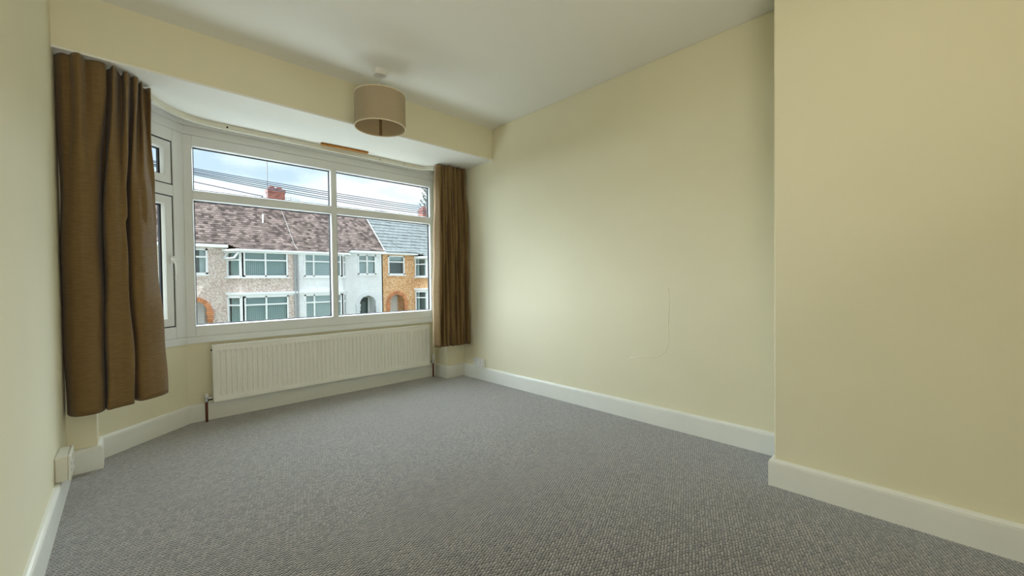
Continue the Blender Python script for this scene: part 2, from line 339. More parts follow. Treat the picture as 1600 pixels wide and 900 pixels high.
# ---------------------------------------------------------------- outside: terraced houses
def pebble(name, c1, c2, c3):
    mt = bpy.data.materials.new(name); mt.use_nodes = True; t = mt.node_tree; b = t.nodes['Principled BSDF']; b.inputs['Roughness'].default_value = .95; b.inputs['Specular IOR Level'].default_value = .1
    tcn = N(t, 'ShaderNodeTexCoord'); v = N(t, 'ShaderNodeTexVoronoi'); v.inputs['Scale'].default_value = 22; t.links.new(tcn.outputs['Object'], v.inputs['Vector'])
    sp = N(t, 'ShaderNodeSeparateColor'); t.links.new(v.outputs['Color'], sp.inputs[0])
    rr = ramp(t, [(0.1, lin(*c1)[:3]), (0.5, lin(*c2)[:3]), (0.9, lin(*c3)[:3])]); t.links.new(sp.outputs[0], rr.inputs[0])
    nn = N(t, 'ShaderNodeTexNoise'); nn.inputs['Scale'].default_value = 1.1; nn.inputs['Detail'].default_value = 6; t.links.new(tcn.outputs['Object'], nn.inputs['Vector'])
    rn = ramp(t, [(0.35, (0.93, 0.91, 0.90)), (0.6, (1, 1, 1))]); t.links.new(nn.outputs['Fac'], rn.inputs[0])
    m1 = N(t, 'ShaderNodeMix', data_type='RGBA', blend_type='MULTIPLY'); m1.inputs[0].default_value = 1
    t.links.new(rr.outputs[0], m1.inputs[6]); t.links.new(rn.outputs[0], m1.inputs[7]); t.links.new(m1.outputs[2], b.inputs['Base Color'])
    bp = N(t, 'ShaderNodeBump'); bp.inputs['Strength'].default_value = .5; bp.inputs['Distance'].default_value = .02
    t.links.new(v.outputs['Distance'], bp.inputs['Height']); t.links.new(bp.outputs[0], b.inputs['Normal'])
    return mt
M['peb_pink'] = pebble('pink_pebbledash', (200, 178, 168), (220, 203, 194), (236, 225, 218))
M['peb_white'] = pebble('white_render', (240, 243, 246), (244, 246, 248), (250, 250, 250))
M['peb_orange'] = pebble('orange_pebbledash', (208, 152, 104), (226, 178, 130), (242, 208, 170))
M['peb_cream'] = pebble('cream_pebbledash', (206, 196, 176), (226, 218, 200), (238, 232, 220))
M['hwhite'] = mat('house_white_paint', (246, 247, 247), 0.5, 0.3)
M['hgrey'] = mat('grey_downpipe', (170, 172, 174), 0.6)
M['brick'] = mat('orange_brick', (206, 140, 100), 0.9, 0.1, noise=(3, 0.1), island=0.16)
M['brickpale'] = mat('white_painted_brick', (238, 240, 244), 0.8, 0.1)
M['brickred'] = mat('red_chimney_brick', (166, 112, 100), 0.9, 0.1, island=0.22)
M['pot'] = mat('clay_chimney_pot', (172, 112, 102), 0.8, 0.1)
M['tile_brown'] = mat('brown_clay_roof_tile', (104, 90, 84), 0.9, 0.1, noise=(1.2, 0.25), island=0.6)
M['tile_grey'] = mat('grey_concrete_roof_tile', (122, 127, 125), 0.85, 0.1, noise=(2, 0.08), island=0.06)
M['underlay'] = mat('roof_underlay', (70, 60, 56), 0.95)
M['hglass'] = mat('reflective_house_glass', (96, 112, 112), 0.08, 0.6)
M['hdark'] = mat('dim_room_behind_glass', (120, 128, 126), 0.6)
M['blind'] = mat('grey_green_blind', (190, 204, 202), 0.8, 0.1)
M['blindw'] = mat('white_blind', (226, 232, 232), 0.8, 0.1)
M['darkdoor'] = mat('dark_green_door', (58, 74, 72), 0.4)
M['leadwhite'] = mat('pale_mortar', (190, 186, 180), 0.9)
YW, YBY = 21.0, 20.3
ZE, ZEB = 2.60, 2.44            # eaves of wall / of bay
PITCH = 0.90; YR = 23.1
zroof = lambda y: 2.72 + PITCH*(y-20.72)
HWID = 4.52
def quadstrip(mb, A, B, C_, D_, t):
    """slab with outer face A B C D and thickness t along the inward normal"""
    A, B, C_, D_ = map(Vector, (A, B, C_, D_)); n = (B-A).cross(D_-A).normalized()*t
    mb.add([A,B,C_,D_,A-n,B-n,C_-n,D_-n], [(0,1,2,3),(7,6,5,4),(0,4,5,1),(1,5,6,2),(2,6,7,3),(3,7,4,0)])
def facade_window(root, P0, P1, z0, z1, lights, transom, blind, fr=.062, org=(0,0,0), openfan=None, deep=0.05):
    """window in the vertical plane through plan points P0->P1 (outside on the right hand... towards -y)"""
    P0 = Vector((*P0, 0)); P1 = Vector((*P1, 0)); D = (P1-P0); L = D.length; D.normalize(); Nn = Vector((D.y, -D.x, 0))
    if Nn.y > 0: Nn = -Nn
    def P(u, d_, z): q = P0+D*u+Nn*d_; return (q.x, q.y, z)
    def bx(mb, u0, u1, d0, d1, za, zb):
        c = [P(u0,d0,za),P(u1,d0,za),P(u1,d1,za),P(u0,d1,za),P(u0,d0,zb),P(u1,d0,zb),P(u1,d1,zb),P(u0,d1,zb)]
        mb.add(c, [(0,3,2,1),(4,5,6,7),(0,1,5,4),(1,2,6,5),(2,3,7,6),(3,0,4,7)])
    mb = Rel(org)
    bx(mb, 0, L, -.02, deep, z0, z0+fr); bx(mb, 0, L, -.02, deep, z1-fr, z1); bx(mb, 0, fr, -.02, deep, z0, z1); bx(mb, L-fr, L, -.02, deep, z0, z1)
    us = [0]+[L*k for k in lights]+[L]
    for u_ in us[1:-1]: bx(mb, u_-fr*.5, u_+fr*.5, -.02, deep, z0, z1)
    if transom: bx(mb, 0, L, -.02, deep*.95, transom-fr*.5, transom+fr*.5)
    win = mb.build('window', 'hwhite', root)
    mb = Rel(org); bx(mb, -.05, L+.05, -.02, deep+.07, z0-.06, z0); mb.build('sill', 'hwhite', win)
    zs = [z0+fr, transom-fr*.5, transom+fr*.5, z1-fr] if transom else [z0+fr, z1-fr]
    for a, b in zip(us[:-1], us[1:]):
        for k in range(0, len(zs), 2):
            mb = Rel(org); bx(mb, a+fr*.4, b-fr*.4, -.005, .005, zs[k], zs[k+1]); mb.build('pane', 'pglass', win)
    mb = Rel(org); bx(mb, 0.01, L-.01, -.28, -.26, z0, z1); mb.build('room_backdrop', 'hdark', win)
    if blind:
        mb = Rel(org)
        if blind[0] == 'v':
            n = int(L/.075)
            for i in range(n):
                u_ = fr+(L-2*fr)*i/n; bx(mb, u_, u_+.060, -.10, -.09, z0+fr, z1-fr)
        elif blind[0] == 'h':
            n = int((z1-z0)/.085)
            for i in range(n):
                zz = z0+fr+(z1-z0-2*fr)*i/n; bx(mb, fr, L-fr, -.11, -.09, zz, zz+.07)
        elif blind[0] == 'c':
            for s0, s1 in ((.0, .22), (.78, 1.0)):
                for i in range(5):
                    u_ = fr+(L-2*fr)*(s0+(s1-s0)*i/5); bx(mb, u_, u_+(L*.22)/6, -.12-.02*(i % 2), -.09, z0+fr, z1-fr)
        elif blind[0] == 'r':
            bx(mb, fr, L-fr, -.10, -.09, z1-(z1-z0)*.24, z1-fr)
        tag(mb.build('blind', blind[1], win), kind='stuff')
    return win
M['pglass'] = glass_mat('house_window_glass', (0.85, 0.90, 0.90), 0.10)
def tiles(root, org, x0, x1, tw, th, yedge, mname, lift, name, skew=0.0):
    """courses of separate roof tiles laid up the slope from y=yedge(x) to the ridge"""
    mb = Rel(org); rnd = random.Random(int(x0*100)); row = 0
    c = 1/math.sqrt(1+PITCH*PITCH); s_ = PITCH*c
    dy = th*c; y = 20.06
    while y < YR-.02:
        n = int(round((x1-x0)/tw)); off = (row % 2)*tw*.5
        for i in range(-1, n+1):
            a = x0+i*tw+off; b = a+tw*.96; a = max(a, x0); b = min(b, x1)
            if b-a < tw*.2: continue
            xm = (a+b)/2
            if y+dy*.6 < yedge(xm): continue
            j = lift*(0.75+0.6*rnd.random()); k = rnd.uniform(-.006, .006)
            za, zb = zroof(y), zroof(y+dy*1.25)
            if y < 20.72: za, zb = zsp(y), zsp(y+dy*1.25)
            V = [(a,y+k,za+j),(b,y+k,za+j*.92),(b,y+dy*1.25,zb+.006),(a,y+dy*1.25,zb+.006),(a,y+k,za-.01),(b,y+k,za-.01)]
            mb.add(V, [(0,1,2,3),(4,5,1,0),(5,2,1),(4,0,3)])
        y += dy; row += 1
    return tag(mb.build(name, mname, root, recalc=False), kind='stuff')
zsp = lambda y: 2.72+0.38*(y-20.72) if y < 20.72 else zroof(y)
def arch_pts(cx_, zc, r_, n=16, a0=0, a1=math.pi): return [(cx_+r_*math.cos(a0+(a1-a0)*k/n), zc+r_*math.sin(a0+(a1-a0)*k/n)) for k in range(n+1)]
def house(xd, s, wallm, archm, tilem, label, b1, bg_, bsmall, doorm, fan_open=False, three=False, smalltrans=True):
    org = (xd+s*HWID/2, YW, GZ0); root = empty('terraced_house', org)
    tag(root, label, 'house', 'terraced houses across the street')
    X = lambda u_: xd+s*u_
    def bx(mb, u0, u1, y0, y1, z0, z1): a, b = sorted((X(u0), X(u1))); return mb.box(a, b, y0, y1, z0, z1)
    ac, zc, ro, ri = 0.85, -0.13, 0.62, 0.44
    # front wall with the arched porch opening and the small window opening cut out
    w = Rel(org)
    sw0, sw1, sz0, sz1 = ac-.50, ac+.50, 1.42, 2.48
    bx(w, 0, ac-ri, YW, YW+.25, GZ0, sz0); bx(w, ac+ri, 2.02, YW, YW+.25, GZ0, sz0)
    pts = arch_pts(X(ac), zc, ri, 20)
    for (xa, za), (xb, zb) in zip(pts[:-1], pts[1:]):
        x_0, x_1 = sorted((xa, xb)); zl, zr_ = (za, zb) if xa < xb else (zb, za)
        w.add([(x_0,YW,zl),(x_1,YW,zr_),(x_1,YW,sz0),(x_0,YW,sz0),(x_0,YW+.25,zl),(x_1,YW+.25,zr_),(x_1,YW+.25,sz0),(x_0,YW+.25,sz0)],
              [(0,1,2,3),(7,6,5,4),(0,4,5,1),(2,6,7,3)])
    bx(w, 0, sw0, YW, YW+.25, sz0, ZE+.1); bx(w, sw1, 2.02, YW, YW+.25, sz0, ZE+.1); bx(w, sw0, sw1, YW, YW+.25, sz1, ZE+.1)
    bx(w, 0, .03, YW, 26, GZ0, ZE); bx(w, 0, HWID, 25.4, 25.6, GZ0, ZE)
    w.build('wall', wallm, root)
    # projecting bay: canted side then flat front up to the party line
    bp0, bp1, bp2 = (X(2.02), YW), (X(2.42), YBY), (X(HWID), YBY)
    b = Rel(org)
    def bayband(z0, z1, pr=0.0, mb=None):
        P = [(X(2.02-pr), YW), (X(2.42-pr*.5), YBY-pr), (X(HWID), YBY-pr), (X(HWID), YW+.25), (X(2.02-pr), YW+.25)]
        (mb or b).prism(P, z0, z1)
    Z1a, Z1b, Z0a, Z0b = 1.30, 2.40, -0.98, 0.47
    bayband(Z0b+.10, Z1a-.05); bayband(GZ0, Z0a-.05)
    bay = b
    for z0, z1 in ((Z1a-.05, ZEB), (Z0a-.05, Z0b+.10)):           # pebbledash strip beside the party line
        bx(b, HWID-.34, HWID, YBY, YW+.25, z0, z1)
    bx(b, 2.42, HWID, YW-.1, YW+.25, Z0a, Z1b)
    b.build('bay', wallm, root)
    sc_ = Rel(org); bayband(Z0b+.08, Z0b+.17, .09, sc_); sc_.build('string_course', 'hwhite', root)
    sc_ = Rel(org); bayband(Z0b, Z0b+.08, .02, sc_); sc_.build('lintel_band', 'hwhite', root)
    fx0, fx1 = X(2.42), X(HWID-.34)
    lt = [.5] if not three else ([.24, .76])
    for z0, z1, tr_, bl in ((Z1a, Z1b, 2.02, b1), (Z0a, Z0b, 0.10, bg_)):
        facade_window(root, (fx0, YBY+.02), (fx1, YBY+.02), z0, z1, lt, tr_, bl, org=org)
        facade_window(root, (X(2.03), YW-.02), (X(2.41), YBY+.03), z0, z1, [], tr_, bl, org=org)
        c = Rel(org); c.prism([(X(2.36), YBY+.06), (X(2.42), YBY-.03), (X(2.54), YBY-.03), (X(2.54), YBY+.06)], z0, z1); c.build('corner_post', 'hwhite', root)
    if fan_open:      # top light of the canted side, hinged at the head and propped open
        o_ = Rel(org); A_ = Vector((X(2.06), YW-.09, 0)); B_ = Vector((X(2.38), YBY-.02, 0)); nrm = Vector((-(B_-A_).y*s, (B_-A_).x*s, 0)).normalized()
        if nrm.y > 0: nrm = -nrm
        def P(k, q, z): v_ = A_.lerp(B_, k)+nrm*q; return (v_.x, v_.y, z)
        ztop, zbot, out_ = 2.38, 2.05, .24
        for k0, k1, q0, q1 in ((0,1,0,.16),(0,1,.84,1),(0,.14,0,1),(.86,1,0,1)):
            zz = lambda q: ztop+(zbot-ztop)*q
            o_.add([P(k0,out_*q0,zz(q0)),P(k1,out_*q0,zz(q0)),P(k1,out_*q1,zz(q1)),P(k0,out_*q1,zz(q1)),
                    P(k0,out_*q0+.04,zz(q0)+.02),P(k1,out_*q0+.04,zz(q0)+.02),P(k1,out_*q1+.04,zz(q1)+.02),P(k0,out_*q1+.04,zz(q1)+.02)],
                   [(0,1,2,3),(7,6,5,4),(0,4,5,1),(1,5,6,2),(2,6,7,3),(3,7,4,0)])
        tag(o_.build('open_fanlight', 'hwhite', root), 'open top light propped out')
    # small window over the porch
    facade_window(root, (X(sw0) if s > 0 else X(sw1), YW+.05), (X(sw1) if s > 0 else X(sw0), YW+.05), sz0, sz1, [.5] if bsmall and bsmall[0] == 'h' else [], 2.14, bsmall, fr=.07, org=org, deep=.07)
    # porch: brick arch, piers, recess, door
    ab = Rel(org); nb = 17
    for k in range(nb):
        a0 = math.pi*(k+.06)/nb; a1 = math.pi*(k+.94)/nb
        q = [(X(ac)+rr*math.cos(a), zc+rr*math.sin(a)) for rr, a in ((ri,a0),(ro,a0),(ro,a1),(ri,a1))]
        ab.add([(x_,YW-.06,z_) for x_, z_ in q]+[(x_,YW+.1,z_) for x_, z_ in q], [(0,1,2,3),(7,6,5,4),(0,4,5,1),(1,5,6,2),(2,6,7,3),(3,7,4,0)])
    tag(ab.build('arch', archm, root), kind='stuff')
    pr_ = Rel(org)
    for sg in (-1, 1):
        z = zc
        for k in range(30):
            hgt = .078; wid = .22 if k in (1, 3) else (.26 if k == 0 else .19)
            c_ = ac+sg*(ri+.095)
            bx(pr_, c_-wid/2, c_+wid/2, YW-(.09 if k < 4 else .06), YW+.1, z-hgt, z-.006); z -= .084
            if z < GZ0: break
    tag(pr_.build('porch_pier', archm, root), kind='stuff')
    rc = Rel(org); bx(rc, ac-ri-.1, ac-ri, YW+.2, YW+.9, GZ0, .6); bx(rc, ac+ri, ac+ri+.1, YW+.2, YW+.9, GZ0, .6); bx(rc, ac-ri-.1, ac+ri+.1, YW+.9, YW+1, GZ0, .6); bx(rc, ac-ri-.1, ac+ri+.1, YW+.2, YW+1, .38, .6)
    rc.build('porch_recess', wallm, root)
    dr = Rel(org); bx(dr, ac-.36, ac+.10, YW+.80, YW+.86, GZ0, .20); door = dr.build('door', doorm, root)
    dp = Rel(org); bx(dp, ac-.24, ac-.02, YW+.79, YW+.81, -.85, -.05); dp.build('door_pane', 'hdark' if doorm != 'darkdoor' else 'hglass', door)
    df = Rel(org); bx(df, ac-.44, ac-.36, YW+.76, YW+.88, GZ0, .28); bx(df, ac+.10, ac+.16, YW+.76, YW+.88, GZ0, .28); bx(df, ac+.38, ac+.44, YW+.76, YW+.88, GZ0, .28); bx(df, ac-.44, ac+.44, YW+.76, YW+.88, .20, .28); bx(df, ac+.16, ac+.38, YW+.8, YW+.84, GZ0, .2)
    df.build('door_frame', 'hwhite', root)
    # gutters, fascia, downpipe
    g = Rel(org); bx(g, -.0, 2.0, YW-.46, YW, ZE-.07, ZE+.05); g.build('gutter', 'hwhite', root)
    g = Rel(org)
    P = [(X(1.80), YW-.3), (X(2.24), YBY-.34), (X(HWID), YBY-.34), (X(HWID), YW-.3), ]
    g.prism(P, ZEB-.06, ZEB+.02); g.prism([(X(1.92), YW), (X(2.36), YBY-.10), (X(HWID), YBY-.10), (X(HWID), YW)], ZEB-.12, ZEB-.06)
    g.build('bay_gutter', 'hwhite', root)
    d_ = Rel(org); d_.tube([(X(HWID-.06), YBY-.06, ZEB), (X(HWID-.06), YBY-.06, GZ0)], .04, 8); d_.build('downpipe', 'hgrey', root)
    # roof: deck, tiles, ridge
    dk = Rel(org)
    a, b_ = sorted((X(0), X(HWID)))
    dk.add([(a,20.72,2.70),(b_,20.72,2.70),(b_,YR,zroof(YR)-.02),(a,YR,zroof(YR)-.02),(b_,25.6,2.6),(a,25.6,2.6)], [(0,1,2,3),(3,2,4,5)])
    c0, c1 = sorted((X(2.2), X(HWID)))
    dk.add([(c0,20.10,2.46),(c1,20.10,2.46),(c1,20.72,2.70),(c0,20.72,2.70)], [(0,1,2,3)])
    roof = dk.build('roof', 'underlay', root, recalc=False)
    def edge(x):
        u_ = (x-xd)*s
        return 20.62 if u_ < 1.9 else (20.62-(u_-1.9)*1.4 if u_ < 2.27 else 20.06)
    if tilem == 'tile_brown': tiles(roof, org, a, b_, .165, .155, edge, tilem, .026, 'roof_tiles')
    else: tiles(roof, org, a, b_, .30, .30, edge, tilem, .050, 'roof_tiles')
    rg = Rel(org)
    for i in range(10):
        x_0 = a+(b_-a)*i/10; x_1 = a+(b_-a)*(i+.97)/10; zr_ = zroof(YR)
        rg.add([(x_0,YR-.13,zr_-.06),(x_1,YR-.13,zr_-.06),(x_1,YR,zr_+.09),(x_0,YR,zr_+.09),(x_1,YR+.13,zr_-.06),(x_0,YR+.13,zr_-.06)], [(0,1,2,3),(3,2,4,5)])
    tag(rg.build('ridge_tiles', tilem, roof), kind='stuff')
    return root, org
XA = 1.22; XB = 10.26
V, Vw = ('v', 'blind'), ('h', 'blindw')
hA, oA_ = house(XA, 1, 'peb_pink', 'brick', 'tile_brown', 'pink pebbledash terraced house with orange brick arch and vertical blinds', V, V, ('c', 'blindw'), 'hwhite', fan_open=True)
hB, oB_ = house(XB, -1, 'peb_white', 'brickpale', 'tile_brown', 'white rendered terraced house with white arch and dark green front door', Vw, Vw, Vw, 'darkdoor', three=True)
hC, oC_ = house(XB, 1, 'peb_orange', 'brick', 'tile_grey', 'orange pebbledash terraced house with grey tiled roof and white front door', ('c', 'blindw'), ('c', 'blindw'), ('r', 'blindw'), 'hwhite')
hD, oD_ = house(XA, -1, 'peb_cream', 'brick', 'tile_brown', 'cream terraced house glimpsed through the angled side window beside the long curtain', Vw, V, ('c', 'blindw'), 'hwhite')
hE, oE_ = house(XB+2*HWID, -1, 'peb_cream', 'brick', 'tile_grey', 'cream terraced house furthest right under the grey tiled roof', Vw, Vw, ('c', 'blindw'), 'darkdoor')
# pale verge between the brown and the grey roof, cable down the brown roof
v_ = Rel(oC_); yv = [20.62, YR]
v_.add([(XB-.03,yv[0],zroof(yv[0])+.05),(XB+.03,yv[0],zroof(yv[0])+.05),(XB+.03,yv[1],zroof(yv[1])+.06),(XB-.03,yv[1],zroof(yv[1])+.06),(XB-.03,yv[0],zroof(yv[0])-.03),(XB+.03,yv[0],zroof(yv[0])-.03)], [(0,1,2,3),(4,5,1,0)])
v_.build('verge', 'leadwhite', hC)
xm = XA+HWID
c_ = Rel(oB_); c_.tube([(xm+.05,20.15,zsp(20.15)+.06),(xm+.08,20.75,zroof(20.75)+.05),(xm+.1,21.8,zroof(21.8)+.05),(xm+.1,YR,zroof(YR)+.05)], .009, 6); c_.build('roof_cable', 'leadwhite', hB)
p_ = Rel(oA_); p_.tube([(4.82,21.95,zroof(21.95)+.03),(4.90,22.3,zroof(22.3)+.16)], .03, 8); p_.tube([(4.9,22.3,zroof(22.3)-.05),(4.9,22.3,zroof(22.3)+.16)], .02, 6); p_.build('vent_pipe', 'hwhite', hA)

# chimney stacks
def chimney(x, y, z0, z1, w_, d_, label, pots):
    root = empty('chimney_stack', (x, y, z0)); tag(root, label, 'chimney', 'chimney stacks on the ridges')
    b = MB(); zz = 0; row = 0; hh = z1-z0
    while zz < hh-.01:
        g = .05 if zz > hh-.20 else 0; n = 4; ww = w_/2+g*.6; dd = d_/2+g*.6
        for yy in (-1, 1):
            off = (row % 2)*.5
            e_ = sorted(set([-ww]+[-ww+2*ww*(k+off)/n for k in range(n+1) if 0 < (k+off)/n < 1]+[ww]))
            for a, c in zip(e_[:-1], e_[1:]): b.box(a+.004, c-.004, min(yy*dd, yy*(dd-.1)), max(yy*dd, yy*(dd-.1)), zz, zz+.078)
        for xx in (-1, 1): b.box(min(xx*ww, xx*(ww-.1)), max(xx*ww, xx*(ww-.1)), -dd+.1, dd-.1, zz, zz+.078)
        zz += .085; row += 1
    tag(b.build('brickwork', 'brickred', root), kind='stuff')
    MB().box(-w_/2+.02, w_/2-.02, -d_/2+.02, d_/2-.02, 0, hh-.01).build('mortar_core', 'leadwhite', root)
    for px in pots:
        MB().lathe([(.10,hh-.02),(.13,hh),(.12,hh+.04),(.11,hh+.12),(.13,hh+.14),(.13,hh+.18),(.09,hh+.18),(.085,hh+.05),(0.0,hh+.05)], (px,0,0), 14).build('chimney_pot', 'pot', root, smooth=True)
    return root
chimney(5.68, 23.2, 4.55, 5.70, .74, .5, 'red brick chimney stack with two squat pots beside the tall aerial', (-.17, .17))
chimney(14.42, 23.2, 4.55, 5.72, .74, .5, 'red brick chimney stack in front of the spiky tree', (-.17, .17))
M['aerial'] = mat('grey_aerial_metal', (150, 152, 156), 0.5, 0.4, 0.3)
def aerial(x, y, z0, z1, label, kind=0):
    root = empty('tv_aerial', (x, y, z0)); tag(root, label, 'aerial', 'television aerials above the roofs'); h_ = z1-z0
    if kind == 0:
        MB().tube([(0,0,0),(0,0,h_-.05),(-.02,0,h_),(-.10,0,h_+.02),(-.15,0,h_-.02)], .022, 6).build('mast', 'aerial', root)
    else:
        MB().tube([(0,0,0),(0,0,h_)], .018, 6).build('mast', 'aerial', root)
        b = MB().tube([(-.45,0,h_-.05),(.45,0,h_-.12)], .012, 5)
        for k in range(9): q = -.42+.105*k; b.tube([(q,-.02,h_-.09-q*.08-.10),(q,.02,h_-.09-q*.08+.10)], .008, 4)
        b.build('antenna_array', 'aerial', root)
    return root
aerial(5.28, 23.0, 4.5, 7.17, 'tall hooked aerial mast beside the two-pot chimney')
aerial(6.60, 24.0, 3.9, 5.62, 'low television aerial right of the two-pot chimney', 1)
aerial(11.95, 24.4, 3.6, 5.62, 'low television aerial above the grey tiled roof', 1)

# spiky tree behind the right-hand chimney
M['leaf'] = mat('dark_conifer_needles', (84, 104, 96), 0.8, 0.1, island=0.3)
M['bark'] = mat('tree_bark', (96, 82, 72), 0.9)
tr = empty('conifer_tree', (18.9, 30, GZ0)); tag(tr, 'spiky dark conifer rising behind the far chimney', 'tree')
MB().tube([(0,0,0),(.05,0,6),(0,.05,11.0)], .2, 8, rads=[.28,.18,.03]).build('trunk', 'bark', tr)
rnd = random.Random(5); lf = MB(); br = MB()
for k in range(70):
    z = 5+6.4*k/70; a = k*2.4; ln_ = .35+1.5*(1-(z-5)/6.6)
    d_ = Vector((math.cos(a), math.sin(a), .55)); p0 = Vector((0,0,z)); p1 = p0+d_*ln_*.6; p2 = p1+Vector((d_.x, d_.y, 1.2))*ln_*.4
    br.tube([p0,p1,p2], .03, 5, rads=[.04,.025,.01])
    for q in range(16):
        t_ = .25+.75*q/16; pp = (p0.lerp(p1, t_/.6) if t_ < .6 else p1.lerp(p2, (t_-.6)/.4)); e = Vector((rnd.uniform(-1,1), rnd.uniform(-1,1), rnd.uniform(-.2,1))).normalized()*.24
        n_ = e.cross(Vector((rnd.random(), rnd.random(), .3))).normalized()*.035
        lf.add([pp-n_, pp+n_, pp+e], [(0,1,2)])
br.build('branches', 'bark', tr); tag(lf.build('needles', 'leaf', tr, recalc=False), kind='stuff')

# overhead wires along the street
M['wire'] = mat('black_cable', (70, 80, 90), 0.6)
wires = [  # z at X=1.08, 3.54, 6.0 (at y=10), label
    (3.245, 3.150, 3.105, 'uppermost overhead wire crossing the sky above the roofs'),
    (3.215, 3.105, 3.055, 'second overhead wire from the top across the sky'),
    (3.180, 3.065, 3.005, 'third overhead wire from the top across the sky'),
    (3.155, 3.010, 2.955, 'fourth overhead wire from the top across the sky'),
    (3.125, 2.965, 2.905, 'fifth overhead wire from the top across the sky')]
def quad3(z0, z1, z2):
    x = (1.08, 3.54, 6.0)
    def f_(t): return z0*(t-x[1])*(t-x[2])/((x[0]-x[1])*(x[0]-x[2]))+z1*(t-x[0])*(t-x[2])/((x[1]-x[0])*(x[1]-x[2]))+z2*(t-x[0])*(t-x[1])/((x[2]-x[0])*(x[2]-x[1]))
    return f_
for z0, z1, z2, lb in wires:
    f_ = quad3(z0, z1, z2)
    tag(MB().tube([(x*.5, 10, f_(x*.5)) for x in range(-10, 32)], .010, 5).build('overhead_wire', 'wire'), lb, 'wire', 'overhead wires along the street')
tag(MB().tube([(x*.5, 10, 2.984-(x*.5-1.07)*.108) for x in range(-8, 5)]+[(2.2,10,2.866),(2.5,11.5,2.95),(5.3,22.9,5.2)], .010, 5).build('overhead_wire', 'wire'), 'lowest single wire running down to the two-pot chimney', 'wire', 'overhead wires along the street')

# ---------------------------------------------------------------- radiator
rx0, rx1, rz0, rz1, ry = .46, 2.262, .138, .542, 3.60
ro_ = (rx0, ry, 0); rad = empty('radiator', (rx0, ry, rz0))
tag(rad, 'long white ribbed panel radiator under the bay window', 'radiator')
RO = (rx0, ry, rz0)
def panel(yf, sgn):
    """pressed sheet: flat rim, ribs standing proud between narrow channels"""
    n = 53; pitch = (rx1-rx0-.03)/n; xs = [(rx0, 0), (rx0+.015, 0)]
    for i in range(n):
        b = rx0+.015+i*pitch
        xs += [(b+pitch*.10, 0), (b+pitch*.26, 1), (b+pitch*.74, 1), (b+pitch*.90, 0)]
    xs += [(rx1-.015, 0), (rx1, 0)]
    zs = [(rz0, 0), (rz0+.032, 0), (rz0+.042, .55), (rz0+.056, 1), (rz1-.056, 1), (rz1-.042, .55), (rz1-.032, 0), (rz1, 0)]
    dep = .0075; mb = Rel(RO); k = len(xs)
    mb.add([(x, yf+sgn*dep*a*b, z) for z, b in zs for x, a in xs], [(j*k+i, j*k+i+1, (j+1)*k+i+1, (j+1)*k+i) for j in range(len(zs)-1) for i in range(k-1)])
    return mb
fp = panel(ry, 1).build('front_panel', 'rad', rad, recalc=False)
so_ = fp.modifiers.new('thick', 'SOLIDIFY'); so_.thickness = .003; so_.offset = 0
ob = panel(ry+.055, -1).build('back_panel', 'rad', rad, recalc=False)
so_ = ob.modifiers.new('thick', 'SOLIDIFY'); so_.thickness = .003; so_.offset = 0
tg = Rel(RO).box(rx0-.002, rx1+.002, ry-.002, ry+.006, rz1-.004, rz1+.006).box(rx0-.002, rx1+.002, ry+.050, ry+.058, rz1-.004, rz1+.006)
for i in range(90):
    xx = rx0+.01+(rx1-rx0-.02)*i/90; tg.box(xx, xx+.008, ry+.006, ry+.050, rz1-.001, rz1+.003)
tg.build('top_grille', 'rad', rad)
for xa, xb in ((rx0-.004, rx0), (rx1, rx1+.004)): Rel(RO).box(xa, xb, ry+.002, ry+.055, rz0+.004, rz1+.004).build('side_panel', 'rad', rad, bevel=.001)
Rel(RO).lathe([(0,-.006),(.007,-.006),(.007,.004),(0,.004)], (rx0-.004, ry+.028, rz1-.03), 12, 'x').build('bleed_plug', 'black', rad)
for sx, xe, px in ((-1, rx0, .418), (1, rx1, 2.318)):
    yv_ = ry+.028; zv = .165
    v_ = Rel(RO).tube([(px, yv_, zv-.02), (px, yv_, zv+.012)], .0125, 14); v_.tube([(px, yv_, zv), (xe, yv_, zv)], .009, 12); v_.lathe([(0,-.012),(.015,-.012),(.015,.012),(0,.012)], ((px+xe)/2, yv_, zv), 6, 'x')
    vv = v_.build('valve', 'chrome', rad)
    hh = .022 if sx < 0 else .062
    Rel(RO).lathe([(0,0),(.0125,0),(.0135,.004),(.0125,hh),(.009,hh+.004),(0,hh+.004)], (px, yv_, zv+.012), 16).build('valve_cap', 'valvecap', vv, smooth=False)
    Rel(RO).tube([(px, yv_, zv-.02), (px, yv_, 0.0)], .0085, 12).build('pipe', 'pipe', rad, smooth=True)
for bx_ in (rx0+.25, rx1-.25): Rel(RO).box(bx_-.015, bx_+.015, ry+.056, YF, rz0+.05, rz1-.05).build('bracket', 'rad', rad)

# ---------------------------------------------------------------- sockets
def socket(name, o, rot, label, w_, h_, dep, mt):
    root = empty(name, o, (0, 0, rot)); tag(root, label, 'socket', 'wall sockets')       # local: plate faces -y, x across
    MB().box(-w_/2, w_/2, -dep, 0, 0, h_).build('back_box', mt, root, bevel=.005)
    pl = MB().box(-w_/2-.001, w_/2+.001, -dep-.008, -dep, -.001, h_+.001).build('face_plate', mt, root, bevel=.003)
    for sx in (-1, 1):
        MB().box(sx*w_*.09-.006, sx*w_*.09+.006, -dep-.011, -dep-.007, h_*.62, h_*.86).build('switch', mt, pl, bevel=.001)
        c_ = sx*w_*.27
        MB().box(c_-.002, c_+.002, -dep-.0085, -dep-.0075, h_*.52, h_*.66).box(c_-.013, c_-.010, -dep-.0085, -dep-.0075, h_*.30, h_*.36).box(c_+.010, c_+.013, -dep-.0085, -dep-.0075, h_*.30, h_*.36).build('pin_holes', 'black', pl)
    return root
